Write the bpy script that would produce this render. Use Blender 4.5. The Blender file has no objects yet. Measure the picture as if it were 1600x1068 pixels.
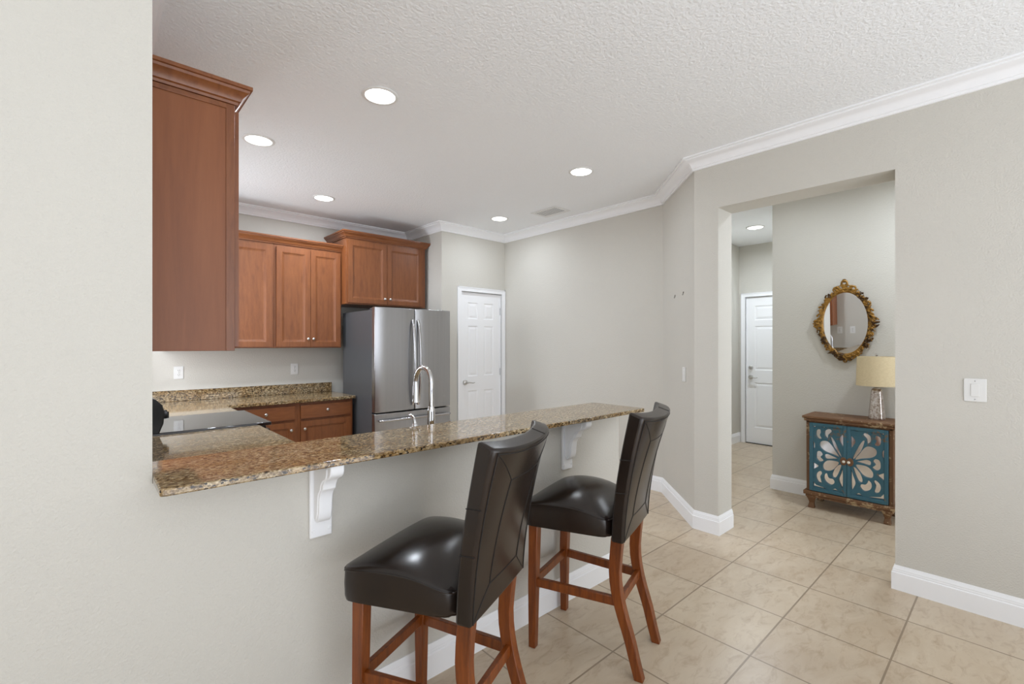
import bpy, bmesh, math, random
from mathutils import Vector, Matrix
random.seed(7)
PI = math.pi
SC = bpy.context.scene
COL = SC.collection

# ------------------------------------------------------------------ camera, world, lights, exposure
CAM_H = 1.44
cam = bpy.data.cameras.new('camera')
cam.sensor_fit = 'HORIZONTAL'
cam.sensor_width = 36.0
cam.lens = 36.0 * 729.6 / 1600.0
cam.shift_y = 4.0 / 1600.0
cam.clip_start = 0.02
camo = bpy.data.objects.new('camera', cam)
COL.objects.link(camo)
camo.location = (0, 0, CAM_H)
camo.rotation_euler = (PI / 2, 0, math.radians(47.6 - 90.0))
SC.camera = camo

world = bpy.data.worlds.new('world')
SC.world = world
world.use_nodes = True
bg = world.node_tree.nodes['Background']
bg.inputs['Color'].default_value = (0.93, 0.96, 1.0, 1)
bg.inputs['Strength'].default_value = 0.75

SC.cycles.diffuse_bounces = 8
SC.cycles.max_bounces = 14
SC.view_settings.view_transform = 'Standard'
SC.view_settings.look = 'None'
SC.view_settings.gamma = 1.0
SC.view_settings.use_curve_mapping = False
SC.view_settings.exposure = 0.0


def area_light(name, loc, rot, sx, sy, power, color=(1, 1, 1), shape='RECTANGLE', spread=PI):
    l = bpy.data.lights.new(name, 'AREA')
    l.shape = shape
    l.size = sx
    if shape == 'RECTANGLE':
        l.size_y = sy
    l.energy = power
    l.color = color
    l.spread = spread
    o = bpy.data.objects.new(name, l)
    COL.objects.link(o)
    o.location = loc
    o.rotation_euler = rot
    return o


# daylight: the bright open sky over the garden, entering through the wide pocket sliding doors behind the camera
DAY = (0.90, 0.955, 1.04)
area_light('garden_daylight', (0.5, -16.0, 2.6), (PI / 2, 0, 0), 14.0, 6.5, 600, DAY)
# added fill: unseen upward lamp outside the sliding doors, brightening the ceiling
area_light('outdoor_ceiling_fill', (0.0, -7.2, 0.02), (PI, 0, 0), 7.0, 5.5, 680, DAY)
area_light('side_window_daylight', (-3.35, -0.9, 1.45), (PI / 2, 0, -PI / 2), 2.6, 1.9, 18, DAY)
# added fill lying at floor level behind the camera, brightening the ceiling
area_light('floor_ceiling_fill', (0.4, -2.3, 0.03), (PI, 0, 0), 4.6, 2.6, 100, DAY)
# added kitchen fill, set in an invented window beyond the wall cabinet
area_light('kitchen_fill', (0.10, 4.71, 1.64), (PI / 2, 0, -PI / 2), 0.62, 1.08, 27, DAY)
# added hall fill, set in an assumed window opening at the hall end
area_light('hall_fill', (4.4, -2.3, 1.4), (PI / 2, 0, 0), 1.0, 1.8, 28, DAY)

CAN_SPOTS = [
    ((1.269, 2.530), 'largest looking recessed ceiling light, nearest the camera above the bar counter', 14.0),
    ((0.907, 3.662), 'recessed ceiling light just right of the tall wall cabinet', 22.0),
    ((1.743, 4.673), 'recessed ceiling light above the two-door upper cabinet by the fridge', 14.0),
    ((3.069, 2.501), 'recessed ceiling light between the ceiling vent and the right wall', 4.0),
    ((3.520, 4.070), 'small recessed ceiling light left of the ceiling vent, before the pantry door', 6.0),
    ((6.122, 2.239), 'recessed ceiling light in the hallway, seen through the wall opening', 20.0),
    ((4.400, 1.450), 'recessed hall ceiling light hidden behind the header, left of the mirror', 3.5),
    ((4.400, 0.350), 'recessed hall ceiling light hidden behind the header, right of the mirror', 13.0),
]


# ------------------------------------------------------------------ helpers
def lin(r, g, b):
    def f(c):
        c /= 255.0
        return c / 12.92 if c <= 0.04045 else ((c + 0.055) / 1.055) ** 2.4
    return (f(r), f(g), f(b), 1.0)


class MB:
    """collects shapes, then links them as ONE mesh object"""

    def __init__(self):
        self.v = []
        self.f = []

    def add(self, vs, fs):
        n = len(self.v)
        self.v += [tuple(p) for p in vs]
        self.f += [tuple(i + n for i in f) for f in fs]
        return self

    def box(self, x0, x1, y0, y1, z0, z1):
        vs = [(x0, y0, z0), (x1, y0, z0), (x1, y1, z0), (x0, y1, z0), (x0, y0, z1), (x1, y0, z1), (x1, y1, z1), (x0, y1, z1)]
        fs = [(0, 3, 2, 1), (4, 5, 6, 7), (0, 1, 5, 4), (1, 2, 6, 5), (2, 3, 7, 6), (3, 0, 4, 7)]
        return self.add(vs, fs)

    def prism(self, poly, a, b, axis='z'):
        """poly of 2D points extruded from a to b along axis"""
        def P(p, t):
            if axis == 'z':
                return (p[0], p[1], t)
            if axis == 'y':
                return (p[0], t, p[1])
            return (t, p[0], p[1])
        n = len(poly)
        vs = [P(p, a) for p in poly] + [P(p, b) for p in poly]
        fs = [tuple(range(n - 1, -1, -1)), tuple(range(n, 2 * n))]
        fs += [(i, (i + 1) % n, (i + 1) % n + n, i + n) for i in range(n)]
        return self.add(vs, fs)

    def lathe(self, prof, segs=24, at=(0, 0, 0), axis='z'):
        """prof: (radius, height) list, revolved about the axis; radius 0 ends close the shape"""
        vs, fs = [], []
        m = len(prof)
        for k in range(segs):
            a = 2 * PI * k / segs
            for r, h in prof:
                c, s = r * math.cos(a), r * math.sin(a)
                if axis == 'z':
                    p = (c, s, h)
                elif axis == 'y':
                    p = (c, h, -s)
                else:
                    p = (h, c, s)
                vs.append((p[0] + at[0], p[1] + at[1], p[2] + at[2]))
        for k in range(segs):
            k2 = (k + 1) % segs
            for i in range(m - 1):
                fs.append((k * m + i, k2 * m + i, k2 * m + i + 1, k * m + i + 1))
        if prof[0][0] > 1e-6:
            fs.append(tuple(k * m for k in range(segs - 1, -1, -1)))
        if prof[-1][0] > 1e-6:
            fs.append(tuple(k * m + m - 1 for k in range(segs)))
        return self.add(vs, fs)

    def tube(self, pts, rad, segs=10, closed=False, flat=1.0):
        """round bar along points; rad one number or one per point"""
        pts = [Vector(p) for p in pts]
        n = len(pts)
        rads = rad if isinstance(rad, (list, tuple)) else [rad] * n
        vs, fs = [], []
        prev = None
        for i, p in enumerate(pts):
            if closed:
                t = (pts[(i + 1) % n] - pts[(i - 1) % n])
            else:
                t = pts[min(i + 1, n - 1)] - pts[max(i - 1, 0)]
            t.normalize()
            if prev is None:
                ref = Vector((0, 0, 1)) if abs(t.z) < 0.9 else Vector((1, 0, 0))
                u = t.cross(ref).normalized()
            else:
                u = (prev - t * prev.dot(t)).normalized()
            prev = u
            w = t.cross(u)
            for k in range(segs):
                a = 2 * PI * k / segs
                vs.append(p + (u * math.cos(a) + w * math.sin(a) * flat) * rads[i])
        last = n if closed else n - 1
        for i in range(last):
            j = (i + 1) % n
            for k in range(segs):
                k2 = (k + 1) % segs
                fs.append((i * segs + k, i * segs + k2, j * segs + k2, j * segs + k))
        if not closed:
            fs.append(tuple(range(segs - 1, -1, -1)))
            fs.append(tuple((n - 1) * segs + k for k in range(segs)))
        return self.add(vs, fs)

    def bar(self, pts, sx, sy, sides=None):
        """square bar along points (vertical-ish), with width sx (x) and sy (y) per point"""
        vs, fs = [], []
        n = len(pts)
        for i, p in enumerate(pts):
            a = (sx[i] if isinstance(sx, (list, tuple)) else sx) / 2
            b = (sy[i] if isinstance(sy, (list, tuple)) else sy) / 2
            vs += [(p[0] - a, p[1] - b, p[2]), (p[0] + a, p[1] - b, p[2]), (p[0] + a, p[1] + b, p[2]), (p[0] - a, p[1] + b, p[2])]
        for i in range(n - 1):
            for k in range(4):
                k2 = (k + 1) % 4
                fs.append((i * 4 + k, i * 4 + k2, i * 4 + 4 + k2, i * 4 + 4 + k))
        fs.append((3, 2, 1, 0))
        fs.append(tuple((n - 1) * 4 + k for k in range(4)))
        return self.add(vs, fs)

    def sweep(self, path, prof, cap=True):
        """moulding: profile (out, z) carried along a plan path; 'out' is to the LEFT of travel; mitred corners"""
        n = len(path)
        m = len(prof)
        vs, fs = [], []
        for i, p in enumerate(path):
            p = Vector(p)
            d1 = (p - Vector(path[i - 1])).normalized() if i > 0 else None
            d2 = (Vector(path[i + 1]) - p).normalized() if i < n - 1 else None
            if d1 is None:
                d1 = d2
            if d2 is None:
                d2 = d1
            n1 = Vector((-d1.y, d1.x))
            n2 = Vector((-d2.y, d2.x))
            b = (n1 + n2)
            b = b / max(1e-6, (1 + n1.dot(n2)))
            for o, z in prof:
                vs.append((p.x + b.x * o, p.y + b.y * o, z))
        for i in range(n - 1):
            for k in range(m):
                k2 = (k + 1) % m
                fs.append((i * m + k, (i + 1) * m + k, (i + 1) * m + k2, i * m + k2))
        if cap:
            fs.append(tuple(range(m)))
            fs.append(tuple((n - 1) * m + k for k in range(m - 1, -1, -1)))
        return self.add(vs, fs)

    def panel_slab(self, x0, x1, z0, z1, yb, yf, panels, rings):
        """slab (front facing -y at yf, back at yb) with moulded panels; panels: (x0,x1,z0,z1); rings: (inset, dy)"""
        xs = sorted({x0, x1} | {p[0] for p in panels} | {p[1] for p in panels})
        zs = sorted({z0, z1} | {p[2] for p in panels} | {p[3] for p in panels})
        for i in range(len(xs) - 1):
            for j in range(len(zs) - 1):
                a, b, c, d = xs[i], xs[i + 1], zs[j], zs[j + 1]
                mx, mz = (a + b) / 2, (c + d) / 2
                if any(p[0] < mx < p[1] and p[2] < mz < p[3] for p in panels):
                    continue
                self.add([(a, yf, c), (b, yf, c), (b, yf, d), (a, yf, d)], [(0, 1, 2, 3)])
        for p in panels:
            vs, fs = [], []
            rr = [(0, 0)] + list(rings)
            for ins, dy in rr:
                a, b, c, d = p[0] + ins, p[1] - ins, p[2] + ins, p[3] - ins
                vs += [(a, yf + dy, c), (b, yf + dy, c), (b, yf + dy, d), (a, yf + dy, d)]
            for r in range(len(rr) - 1):
                for k in range(4):
                    k2 = (k + 1) % 4
                    fs.append((r * 4 + k, r * 4 + k2, r * 4 + 4 + k2, r * 4 + 4 + k))
            q = (len(rr) - 1) * 4
            fs.append((q, q + 1, q + 2, q + 3))
            self.add(vs, fs)
        vs = [(x0, yf, z0), (x1, yf, z0), (x1, yf, z1), (x0, yf, z1), (x0, yb, z0), (x1, yb, z0), (x1, yb, z1), (x0, yb, z1)]
        fs = [(4, 7, 6, 5), (0, 4, 5, 1), (1, 5, 6, 2), (2, 6, 7, 3), (3, 7, 4, 0)]
        return self.add(vs, fs)

    def xf(self, M):
        self.v = [tuple(M @ Vector(p)) for p in self.v]
        return self

    def build(self, name, m, parent=None, bevel=0.0, segs=2, smooth=False, angle=40, merge=True, subsurf=0):
        me = bpy.data.meshes.new(name)
        me.from_pydata(self.v, [], self.f)
        bm = bmesh.new()
        bm.from_mesh(me)
        if merge:
            bmesh.ops.remove_doubles(bm, verts=bm.verts, dist=0.00001)
        bmesh.ops.recalc_face_normals(bm, faces=bm.faces)
        bm.to_mesh(me)
        bm.free()
        me.materials.append(m)
        o = bpy.data.objects.new(name, me)
        COL.objects.link(o)
        if parent:
            o.parent = parent
        if smooth or bevel:
            for p in me.polygons:
                p.use_smooth = True
            me.set_sharp_from_angle(angle=math.radians(angle))
        if bevel:
            b = o.modifiers.new('bevel', 'BEVEL')
            b.width = bevel
            b.segments = segs
            b.limit_method = 'ANGLE'
            b.angle_limit = math.radians(35)
        if subsurf:
            s = o.modifiers.new('subsurf', 'SUBSURF')
            s.levels = subsurf
            s.render_levels = subsurf
        return o


def tag(o, label, cat, group=None):
    o['label'] = label
    o['category'] = cat
    if group:
        o['group'] = group
    return o


def thing(name, label, cat, loc=(0, 0, 0), rz=0.0, group=None):
    o = bpy.data.objects.new(name, None)
    o.empty_display_size = 0.1
    COL.objects.link(o)
    o.location = loc
    o.rotation_euler = (0, 0, rz)
    return tag(o, label, cat, group)


def struct(o, label=None, cat=None):
    o['kind'] = 'structure'
    if label:
        o['label'] = label
    if cat:
        o['category'] = cat
    return o


def copy_thing(root):
    r = root.copy()
    COL.objects.link(r)
    for ch in list(root.children):
        c = ch.copy()
        COL.objects.link(c)
        c.parent = r
        for g in ch.children:
            d = g.copy()
            COL.objects.link(d)
            d.parent = c
    return r


# ------------------------------------------------------------------ materials
def base_mat(name, rgb, rough=0.5, metal=0.0, spec=None, coat=0.0):
    m = bpy.data.materials.new(name)
    m.use_nodes = True
    nt = m.node_tree
    b = nt.nodes['Principled BSDF']
    b.inputs['Base Color'].default_value = rgb
    b.inputs['Roughness'].default_value = rough
    b.inputs['Metallic'].default_value = metal
    if spec is not None:
        b.inputs['Specular IOR Level'].default_value = spec
    if coat:
        b.inputs['Coat Weight'].default_value = coat
        b.inputs['Coat Roughness'].default_value = 0.12
    return m, nt, b


def coords(nt, scale=(1, 1, 1), rot=(0, 0, 0), space='Object', loc=(0, 0, 0)):
    t = nt.nodes.new('ShaderNodeTexCoord')
    mp = nt.nodes.new('ShaderNodeMapping')
    mp.inputs['Scale'].default_value = scale
    mp.inputs['Rotation'].default_value = rot
    mp.inputs['Location'].default_value = loc
    nt.links.new(t.outputs[space], mp.inputs['Vector'])
    return mp.outputs['Vector']


def noise(nt, vec, scale, detail=4, rough=0.5, dist=0.0):
    n = nt.nodes.new('ShaderNodeTexNoise')
    n.inputs['Scale'].default_value = scale
    n.inputs['Detail'].default_value = detail
    n.inputs['Roughness'].default_value = rough
    n.inputs['Distortion'].default_value = dist
    nt.links.new(vec, n.inputs['Vector'])
    return n.outputs['Fac']


def ramp(nt, fac, stops):
    r = nt.nodes.new('ShaderNodeValToRGB')
    els = r.color_ramp.elements
    while len(els) < len(stops):
        els.new(0.5)
    for e, (p, c) in zip(els, stops):
        e.position = p
        e.color = c
    nt.links.new(fac, r.inputs['Fac'])
    return r.outputs['Color']


def mixc(nt, fac, a, b, mode='MIX'):
    m = nt.nodes.new('ShaderNodeMix')
    m.data_type = 'RGBA'
    m.blend_type = mode
    for sock, val in ((0, fac), (6, a), (7, b)):
        if isinstance(val, (int, float)):
            m.inputs[sock].default_value = val
        elif isinstance(val, tuple):
            m.inputs[sock].default_value = val
        else:
            nt.links.new(val, m.inputs[sock])
    return m.outputs[2]


def bump(nt, b, height, strength, dist=0.01):
    n = nt.nodes.new('ShaderNodeBump')
    n.inputs['Strength'].default_value = strength
    n.inputs['Distance'].default_value = dist
    nt.links.new(height, n.inputs['Height'])
    nt.links.new(n.outputs['Normal'], b.inputs['Normal'])


def paint(name, rgb, rough=0.7, bscale=0, bstr=0.0, vary=0.03):
    m, nt, b = base_mat(name, rgb, rough, spec=0.3)
    v = coords(nt)
    n = noise(nt, v, 1.3, 2)
    dark = tuple(c * (1 - vary) for c in rgb[:3]) + (1,)
    nt.links.new(ramp(nt, n, [(0.3, dark), (0.7, rgb)]), b.inputs['Base Color'])
    if bscale:
        bump(nt, b, noise(nt, v, bscale, 3, 0.6), bstr, 0.006)
    return m


def wood(name, dark, mid, light, rough=0.38, scale=(14, 14, 1.6), coat=0.15, axis='z'):
    m, nt, b = base_mat(name, mid, rough, coat=coat)
    sc = {'z': scale, 'x': (scale[2], scale[0], scale[1]), 'y': (scale[0], scale[2], scale[1])}[axis]
    v = coords(nt, sc)
    n1 = noise(nt, v, 1.6, 5, 0.6, 0.6)
    fine = noise(nt, coords(nt, tuple(s * 7 for s in sc)), 1.5, 3, 0.6)
    c1 = ramp(nt, n1, [(0.28, dark), (0.5, mid), (0.75, light)])
    c2 = mixc(nt, 0.16, c1, ramp(nt, fine, [(0.35, dark), (0.65, light)]))
    nt.links.new(c2, b.inputs['Base Color'])
    bump(nt, b, fine, 0.04, 0.002)
    return m


M = {}
M['wall'] = paint('wall_paint', lin(205, 202, 194), 0.75, 120, 0.5)
M['ceiling'] = paint('ceiling_paint', lin(240, 242, 244), 0.85, 62, 1.0, 0.01)
M['trim'] = paint('trim_paint', lin(243, 244, 246), 0.38, vary=0.01)
M['door'] = paint('door_paint', lin(244, 245, 247), 0.42, vary=0.01)
M['plastic'] = paint('white_plastic', lin(226, 226, 224), 0.3, vary=0.01)
M['slot'] = base_mat('dark_slot', lin(40, 38, 36), 0.6)[0]
M['cab'] = wood('cabinet_wood', lin(108, 60, 32), lin(125, 73, 39), lin(136, 83, 46), scale=(20, 20, 3), coat=0.08)
M['cabside'] = wood('cabinet_side_wood', lin(122, 69, 37), lin(132, 77, 42), lin(142, 86, 50), 0.45, (9, 9, 0.8), 0.0)
M['cabh'] = wood('cabinet_wood_across', lin(108, 60, 32), lin(125, 73, 39), lin(136, 83, 46), scale=(20, 20, 3), coat=0.08, axis='x')
M['stoolwood'] = wood('stool_wood', lin(80, 36, 10), lin(120, 58, 14), lin(140, 74, 22), 0.36, (30, 30, 3), 0.08)
M['nickel'] = base_mat('brushed_nickel', lin(204, 202, 198), 0.28, 1.0)[0]
M['chrome'] = base_mat('chrome', lin(214, 214, 216), 0.06, 1.0)[0]
M['black'] = base_mat('black_enamel', lin(14, 14, 15), 0.25)[0]
M['glassblack'] = base_mat('black_ceramic_glass', lin(26, 27, 31), 0.05, spec=0.85)[0]
M['matteblack'] = base_mat('matte_black', lin(24, 24, 25), 0.6)[0]
M['screw'] = base_mat('dark_screw', lin(96, 90, 82), 0.4, 0.8)[0]
M['thread'] = base_mat('stitched_seam', lin(14, 10, 9), 0.6)[0]
M['satin'] = base_mat('satin_steel', lin(190, 190, 192), 0.22, 1.0)[0]


def steel():
    m, nt, b = base_mat('stainless_steel', lin(176, 176, 178), 0.28, 1.0)
    v = coords(nt, (220, 220, 1.0))
    n = noise(nt, v, 1.0, 3)
    nt.links.new(ramp(nt, n, [(0.3, lin(172, 172, 174)), (0.7, lin(180, 180, 182))]), b.inputs['Base Color'])
    b.inputs['Anisotropic'].default_value = 0.4
    return m


M['steel'] = steel()
M['fridgeside'] = paint('grey_appliance_enamel', lin(76, 77, 79), 0.33, 260, 0.1, 0.03)


def granite():
    m, nt, b = base_mat('speckled_granite', lin(150, 124, 92), 0.07, spec=0.55)
    v = coords(nt, (1.0, 1.0, 1.0), (0, 0, 0.5))
    vs = coords(nt, (0.6, 1.5, 1.0), (0, 0, 0.45))
    n1 = noise(nt, vs, 78, 6, 0.7, 0.4)
    n2 = noise(nt, v, 150, 4, 0.6)
    n3 = noise(nt, vs, 9, 4, 0.6)
    base = ramp(nt, n1, [(0.36, lin(54, 42, 30)), (0.44, lin(112, 92, 64)), (0.53, lin(156, 136, 102)), (0.64, lin(198, 182, 152))])
    warm = mixc(nt, 1.0, base, lin(236, 214, 178), 'MULTIPLY')
    col = mixc(nt, ramp(nt, n3, [(0.42, (0, 0, 0, 1)), (0.62, (0.8, 0.8, 0.8, 1))]), base, warm)
    vo = nt.nodes.new('ShaderNodeTexVoronoi')
    vo.inputs['Scale'].default_value = 190
    nt.links.new(vs, vo.inputs['Vector'])
    spk = ramp(nt, vo.outputs['Color'], [(0.24, (1, 1, 1, 1)), (0.28, (0, 0, 0, 1))])
    col2 = mixc(nt, spk, col, lin(40, 32, 25))
    pale = ramp(nt, n2, [(0.60, (0, 0, 0, 1)), (0.66, (0.6, 0.6, 0.6, 1))])
    col3 = mixc(nt, pale, col2, lin(204, 190, 168))
    nt.links.new(col3, b.inputs['Base Color'])
    return m


M['granite'] = granite()


def tiles():
    m, nt, b = base_mat('floor_tile', lin(190, 170, 146), 0.3, spec=0.45)
    S = 0.445
    v = coords(nt, (1, 1, 1), (0, 0, 0), 'Object', (-1.827 + 20 * S, -1.299 + 20 * S, 0))
    br = nt.nodes.new('ShaderNodeTexBrick')
    br.offset = 0.0
    br.squash = 1.0
    br.inputs['Scale'].default_value = 1.0
    br.inputs['Brick Width'].default_value = S
    br.inputs['Row Height'].default_value = S
    br.inputs['Mortar Size'].default_value = 0.0042
    br.inputs['Mortar Smooth'].default_value = 0.1
    br.inputs['Bias'].default_value = 0.0
    br.inputs['Color1'].default_value = lin(188, 169, 145)
    br.inputs['Color2'].default_value = lin(196, 179, 155)
    br.inputs['Mortar'].default_value = lin(150, 133, 112)
    nt.links.new(v, br.inputs['Vector'])
    v2 = coords(nt, (1.1, 2.4, 1), (0, 0, 0.35))
    n1 = noise(nt, v2, 2.6, 6, 0.62, 1.2)
    n2 = noise(nt, v2, 9, 5, 0.65, 0.8)
    c1 = mixc(nt, ramp(nt, n1, [(0.35, (0, 0, 0, 1)), (0.72, (0.55, 0.55, 0.55, 1))]), br.outputs['Color'], lin(210, 197, 177))
    c2 = mixc(nt, ramp(nt, n2, [(0.50, (0, 0, 0, 1)), (0.74, (0.6, 0.6, 0.6, 1))]), c1, lin(158, 132, 104))
    c3 = mixc(nt, br.outputs['Fac'], c2, lin(148, 131, 110))
    nt.links.new(c3, b.inputs['Base Color'])
    inv = nt.nodes.new('ShaderNodeMath')
    inv.operation = 'SUBTRACT'
    inv.inputs[0].default_value = 1.0
    nt.links.new(br.outputs['Fac'], inv.inputs[1])
    bump(nt, b, inv.outputs[0], 0.5, 0.002)
    return m


M['tile'] = tiles()


def leather():
    m, nt, b = base_mat('dark_brown_leather', lin(30, 22, 18), 0.25, spec=0.5)
    v = coords(nt)
    n = noise(nt, v, 7, 4)
    nt.links.new(ramp(nt, n, [(0.3, lin(24, 17, 14)), (0.7, lin(38, 28, 22))]), b.inputs['Base Color'])
    bump(nt, b, noise(nt, v, 320, 3, 0.6), 0.12, 0.001)
    return m


M['leather'] = leather()


def distressed(name, base, wear, amount):
    m, nt, b = base_mat(name, base, 0.55)
    v = coords(nt)
    n = noise(nt, v, 26, 6, 0.7, 0.4)
    n2 = noise(nt, v, 5, 3)
    mul = nt.nodes.new('ShaderNodeMath')
    mul.operation = 'MULTIPLY'
    nt.links.new(n, mul.inputs[0])
    nt.links.new(n2, mul.inputs[1])
    f = ramp(nt, mul.outputs[0], [(amount, (0, 0, 0, 1)), (amount + 0.05, (1, 1, 1, 1))])
    nt.links.new(mixc(nt, f, base, wear), b.inputs['Base Color'])
    bump(nt, b, n, 0.2, 0.003)
    return m


M['teal'] = distressed('distressed_teal_paint', lin(56, 102, 119), lin(124, 94, 62), 0.33)
M['rustic'] = distressed('distressed_brown_wood', lin(112, 78, 50), lin(176, 152, 118), 0.29)
M['gold'] = distressed('antique_gold', lin(152, 112, 46), lin(66, 42, 15), 0.245)
M['gold'].node_tree.nodes['Principled BSDF'].inputs['Metallic'].default_value = 0.45
M['gold'].node_tree.nodes['Principled BSDF'].inputs['Roughness'].default_value = 0.38
M['mirror'] = base_mat('mirror_glass', (0.86, 0.87, 0.88, 1), 0.01, 1.0)[0]
M['mirror2'] = base_mat('cabinet_mirror_glass', (0.84, 0.84, 0.85, 1), 0.06, 1.0)[0]
M['knobwhite'] = base_mat('ivory_ceramic', lin(228, 222, 208), 0.25)[0]


def shade_mat():
    m, nt, b = base_mat('linen_lamp_shade', lin(214, 196, 154), 0.8, spec=0.2)
    n = noise(nt, coords(nt, (60, 60, 300)), 1.0, 2)
    nt.links.new(ramp(nt, n, [(0.3, lin(208, 191, 155)), (0.7, lin(222, 206, 172))]), b.inputs['Base Color'])
    return m


M['shade'] = shade_mat()


def mercury():
    m, nt, b = base_mat('mercury_glass', lin(200, 188, 180), 0.14, 0.85)
    v = coords(nt)
    n = noise(nt, v, 60, 5, 0.7)
    nt.links.new(ramp(nt, n, [(0.35, lin(150, 128, 112)), (0.55, lin(214, 206, 202)), (0.7, lin(236, 232, 230))]), b.inputs['Base Color'])
    bump(nt, b, n, 0.5, 0.004)
    return m


M['mercury'] = mercury()


def lens_mat():
    m, nt, b = base_mat('lit_lens', (1, 1, 1, 1), 0.4)
    b.inputs['Emission Color'].default_value = (1.0, 0.98, 0.95, 1)
    b.inputs['Emission Strength'].default_value = 6.0
    return m


M['lens'] = lens_mat()

# ------------------------------------------------------------------ the setting
CEIL = 2.892
CB = 2.800           # underside of the crown moulding
XR = 3.533           # right wall
YK = 1.740           # living-room face of the left wall and the knee wall
XL = 0.146           # kitchen left wall
YB = 5.500           # kitchen back wall
XA, YP, XK = 3.150, 4.700, 4.160

struct(MB().box(-3.7, 7.6, -4.2, 6.0, -0.1, 0.0).build('floor', M['tile']))
struct(MB().box(-3.7, 7.6, -4.2, 6.0, CEIL, CEIL + 0.1).build('ceiling', M['ceiling']))

# left wall (living room face) and the kitchen's left wall
w = MB()
KW0, KW1, KWZ0, KWZ1 = 4.36, 5.06, 1.06, 2.22      # opening added for fill light, hidden from the camera by the wall cabinet
w.prism([(-3.55, YK), (XL, YK), (XL, KW0), (XL - 0.14, KW0), (XL - 0.14, YK + 0.13), (-3.55, YK + 0.13)], 0, CEIL)
w.box(XL - 0.14, XL, KW1, YB, 0, CEIL)
w.box(XL - 0.14, XL, KW0, KW1, 0, KWZ0)
w.box(XL - 0.14, XL, KW0, KW1, KWZ1, CEIL)
struct(w.build('wall_left', M['wall']))
w = MB()
for q in ((KW0, KW0 + 0.04, KWZ0, KWZ1), (KW1 - 0.04, KW1, KWZ0, KWZ1), (KW0 + 0.04, KW1 - 0.04, KWZ0, KWZ0 + 0.04), (KW0 + 0.04, KW1 - 0.04, KWZ1 - 0.04, KWZ1),
          (KW0 + 0.04, KW1 - 0.04, (KWZ0 + KWZ1) / 2 - 0.02, (KWZ0 + KWZ1) / 2 + 0.02)):
    w.box(XL - 0.11, XL - 0.06, q[0], q[1], q[2], q[3])
struct(w.build('added_window_1', M['trim'], bevel=0.003))  # unseen window added to go with the kitchen fill light
# knee wall that carries the bar counter
struct(MB().box(XL, 2.510, YK, YK + 0.12, 0, 1.0285).build('wall_knee', M['wall']))
# kitchen back wall with the fridge alcove
w = MB()
w.box(XL - 0.14, XA + 0.13, YB, YB + 0.15, 0, CEIL)
struct(w.build('wall_back', M['wall']))
struct(MB().box(XA, XA + 0.13, YP, YB, 0, CEIL).build('wall_alcove', M['wall']))
# pantry wall with its doorway
DX0, DX1, DZ = 3.440, 4.092, 2.098
w = MB()
w.box(XA + 0.13, DX0, YP, YP + 0.13, 0, CEIL)
w.box(DX1, XK, YP, YP + 0.13, 0, CEIL)
w.box(DX0, DX1, YP, YP + 0.13, DZ, CEIL)
struct(w.build('wall_pantry', M['wall']))
# kitchen right wall, angled corner and the pillar beside the opening
OY0, OY1, OZ = 0.511, 1.557, 2.476
XH = 3.775
w = MB()
w.prism([(XR, OY1), (XH, OY1), (XH, 1.80), (4.42, 2.44), (4.42, 2.847), (7.17, 2.847), (7.17, 2.98), (4.30, 2.98), (4.30, YP + 0.13),
         (XK, YP + 0.13), (XK, 2.372), (XR, 1.745)], 0, CEIL)
struct(w.build('wall_kitchen_right', M['wall']))
# right wall of the living room with the header over the opening
w = MB()
w.prism([(-4.0, 0), (OY0, 0), (OY0, OZ), (OY1, OZ), (OY1, CEIL), (-4.0, CEIL)], XR, XH, 'x')
struct(w.build('wall_right', M['wall']))
# hall walls: the mirror wall, the corridor beside it and the entry wall
w = MB()
w.box(5.08, 5.20, -2.6, 1.695, 0, CEIL)
w.box(5.20, 7.17, 1.575, 1.695, 0, CEIL)
struct(w.build('wall_hall', M['wall']))
FY0, FY1, FZ = 1.835, 2.752, 2.128
w = MB()
w.box(7.17, 7.30, 1.575, FY0, 0, CEIL)
w.box(7.17, 7.30, FY1, 2.98, 0, CEIL)
w.box(7.17, 7.30, FY0, FY1, FZ, CEIL)
struct(w.build('wall_entry', M['wall']))
# living room walls behind the camera, with wide sliding doors and a side window
w = MB()
w.box(-3.55, -3.2, -4.1, -3.95, 0, CEIL)
w.box(3.2, XR, -4.1, -3.95, 0, CEIL)
w.box(-3.2, 3.2, -4.1, -3.95, 2.78, CEIL)
struct(w.build('wall_living_rear', M['wall']))
w = MB()
w.box(-3.7, -3.55, -4.1, -2.25, 0, CEIL)
w.box(-3.7, -3.55, 0.45, YK + 0.13, 0, CEIL)
w.box(-3.7, -3.55, -2.25, 0.45, 0, 0.5)
w.box(-3.7, -3.55, -2.25, 0.45, 2.42, CEIL)
struct(w.build('wall_living_left', M['wall']))
w = MB()
w.box(XH, 3.85, -2.75, -2.6, 0, CEIL)
w.box(4.95, 5.2, -2.75, -2.6, 0, CEIL)
w.box(3.85, 4.95, -2.75, -2.6, 2.4, CEIL)
w.box(3.85, 4.95, -2.75, -2.6, 0, 0.4)
struct(w.build('wall_hall_end', M['wall']))

# crown moulding: one continuous run
crown_prof = [(0.0, CB), (0.013, CB), (0.018, CB + 0.007), (0.018, CB + 0.015), (0.023, CB + 0.017), (0.026, CB + 0.023), (0.029, CB + 0.033), (0.040, CB + 0.048),
              (0.056, CB + 0.060), (0.076, CB + 0.068), (0.082, CB + 0.073), (0.082, CB + 0.079), (0.1, CB + 0.082), (0.1, CEIL), (0.0, CEIL)]
path = [(XR, -3.95), (XR, 1.745), (XK, 2.372), (XK, YP), (XA, YP), (XA, YB), (XL, YB), (XL, YK + 0.02)]
struct(MB().sweep(path, crown_prof).build('trim_1', M['trim'], smooth=True, angle=25))

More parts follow.
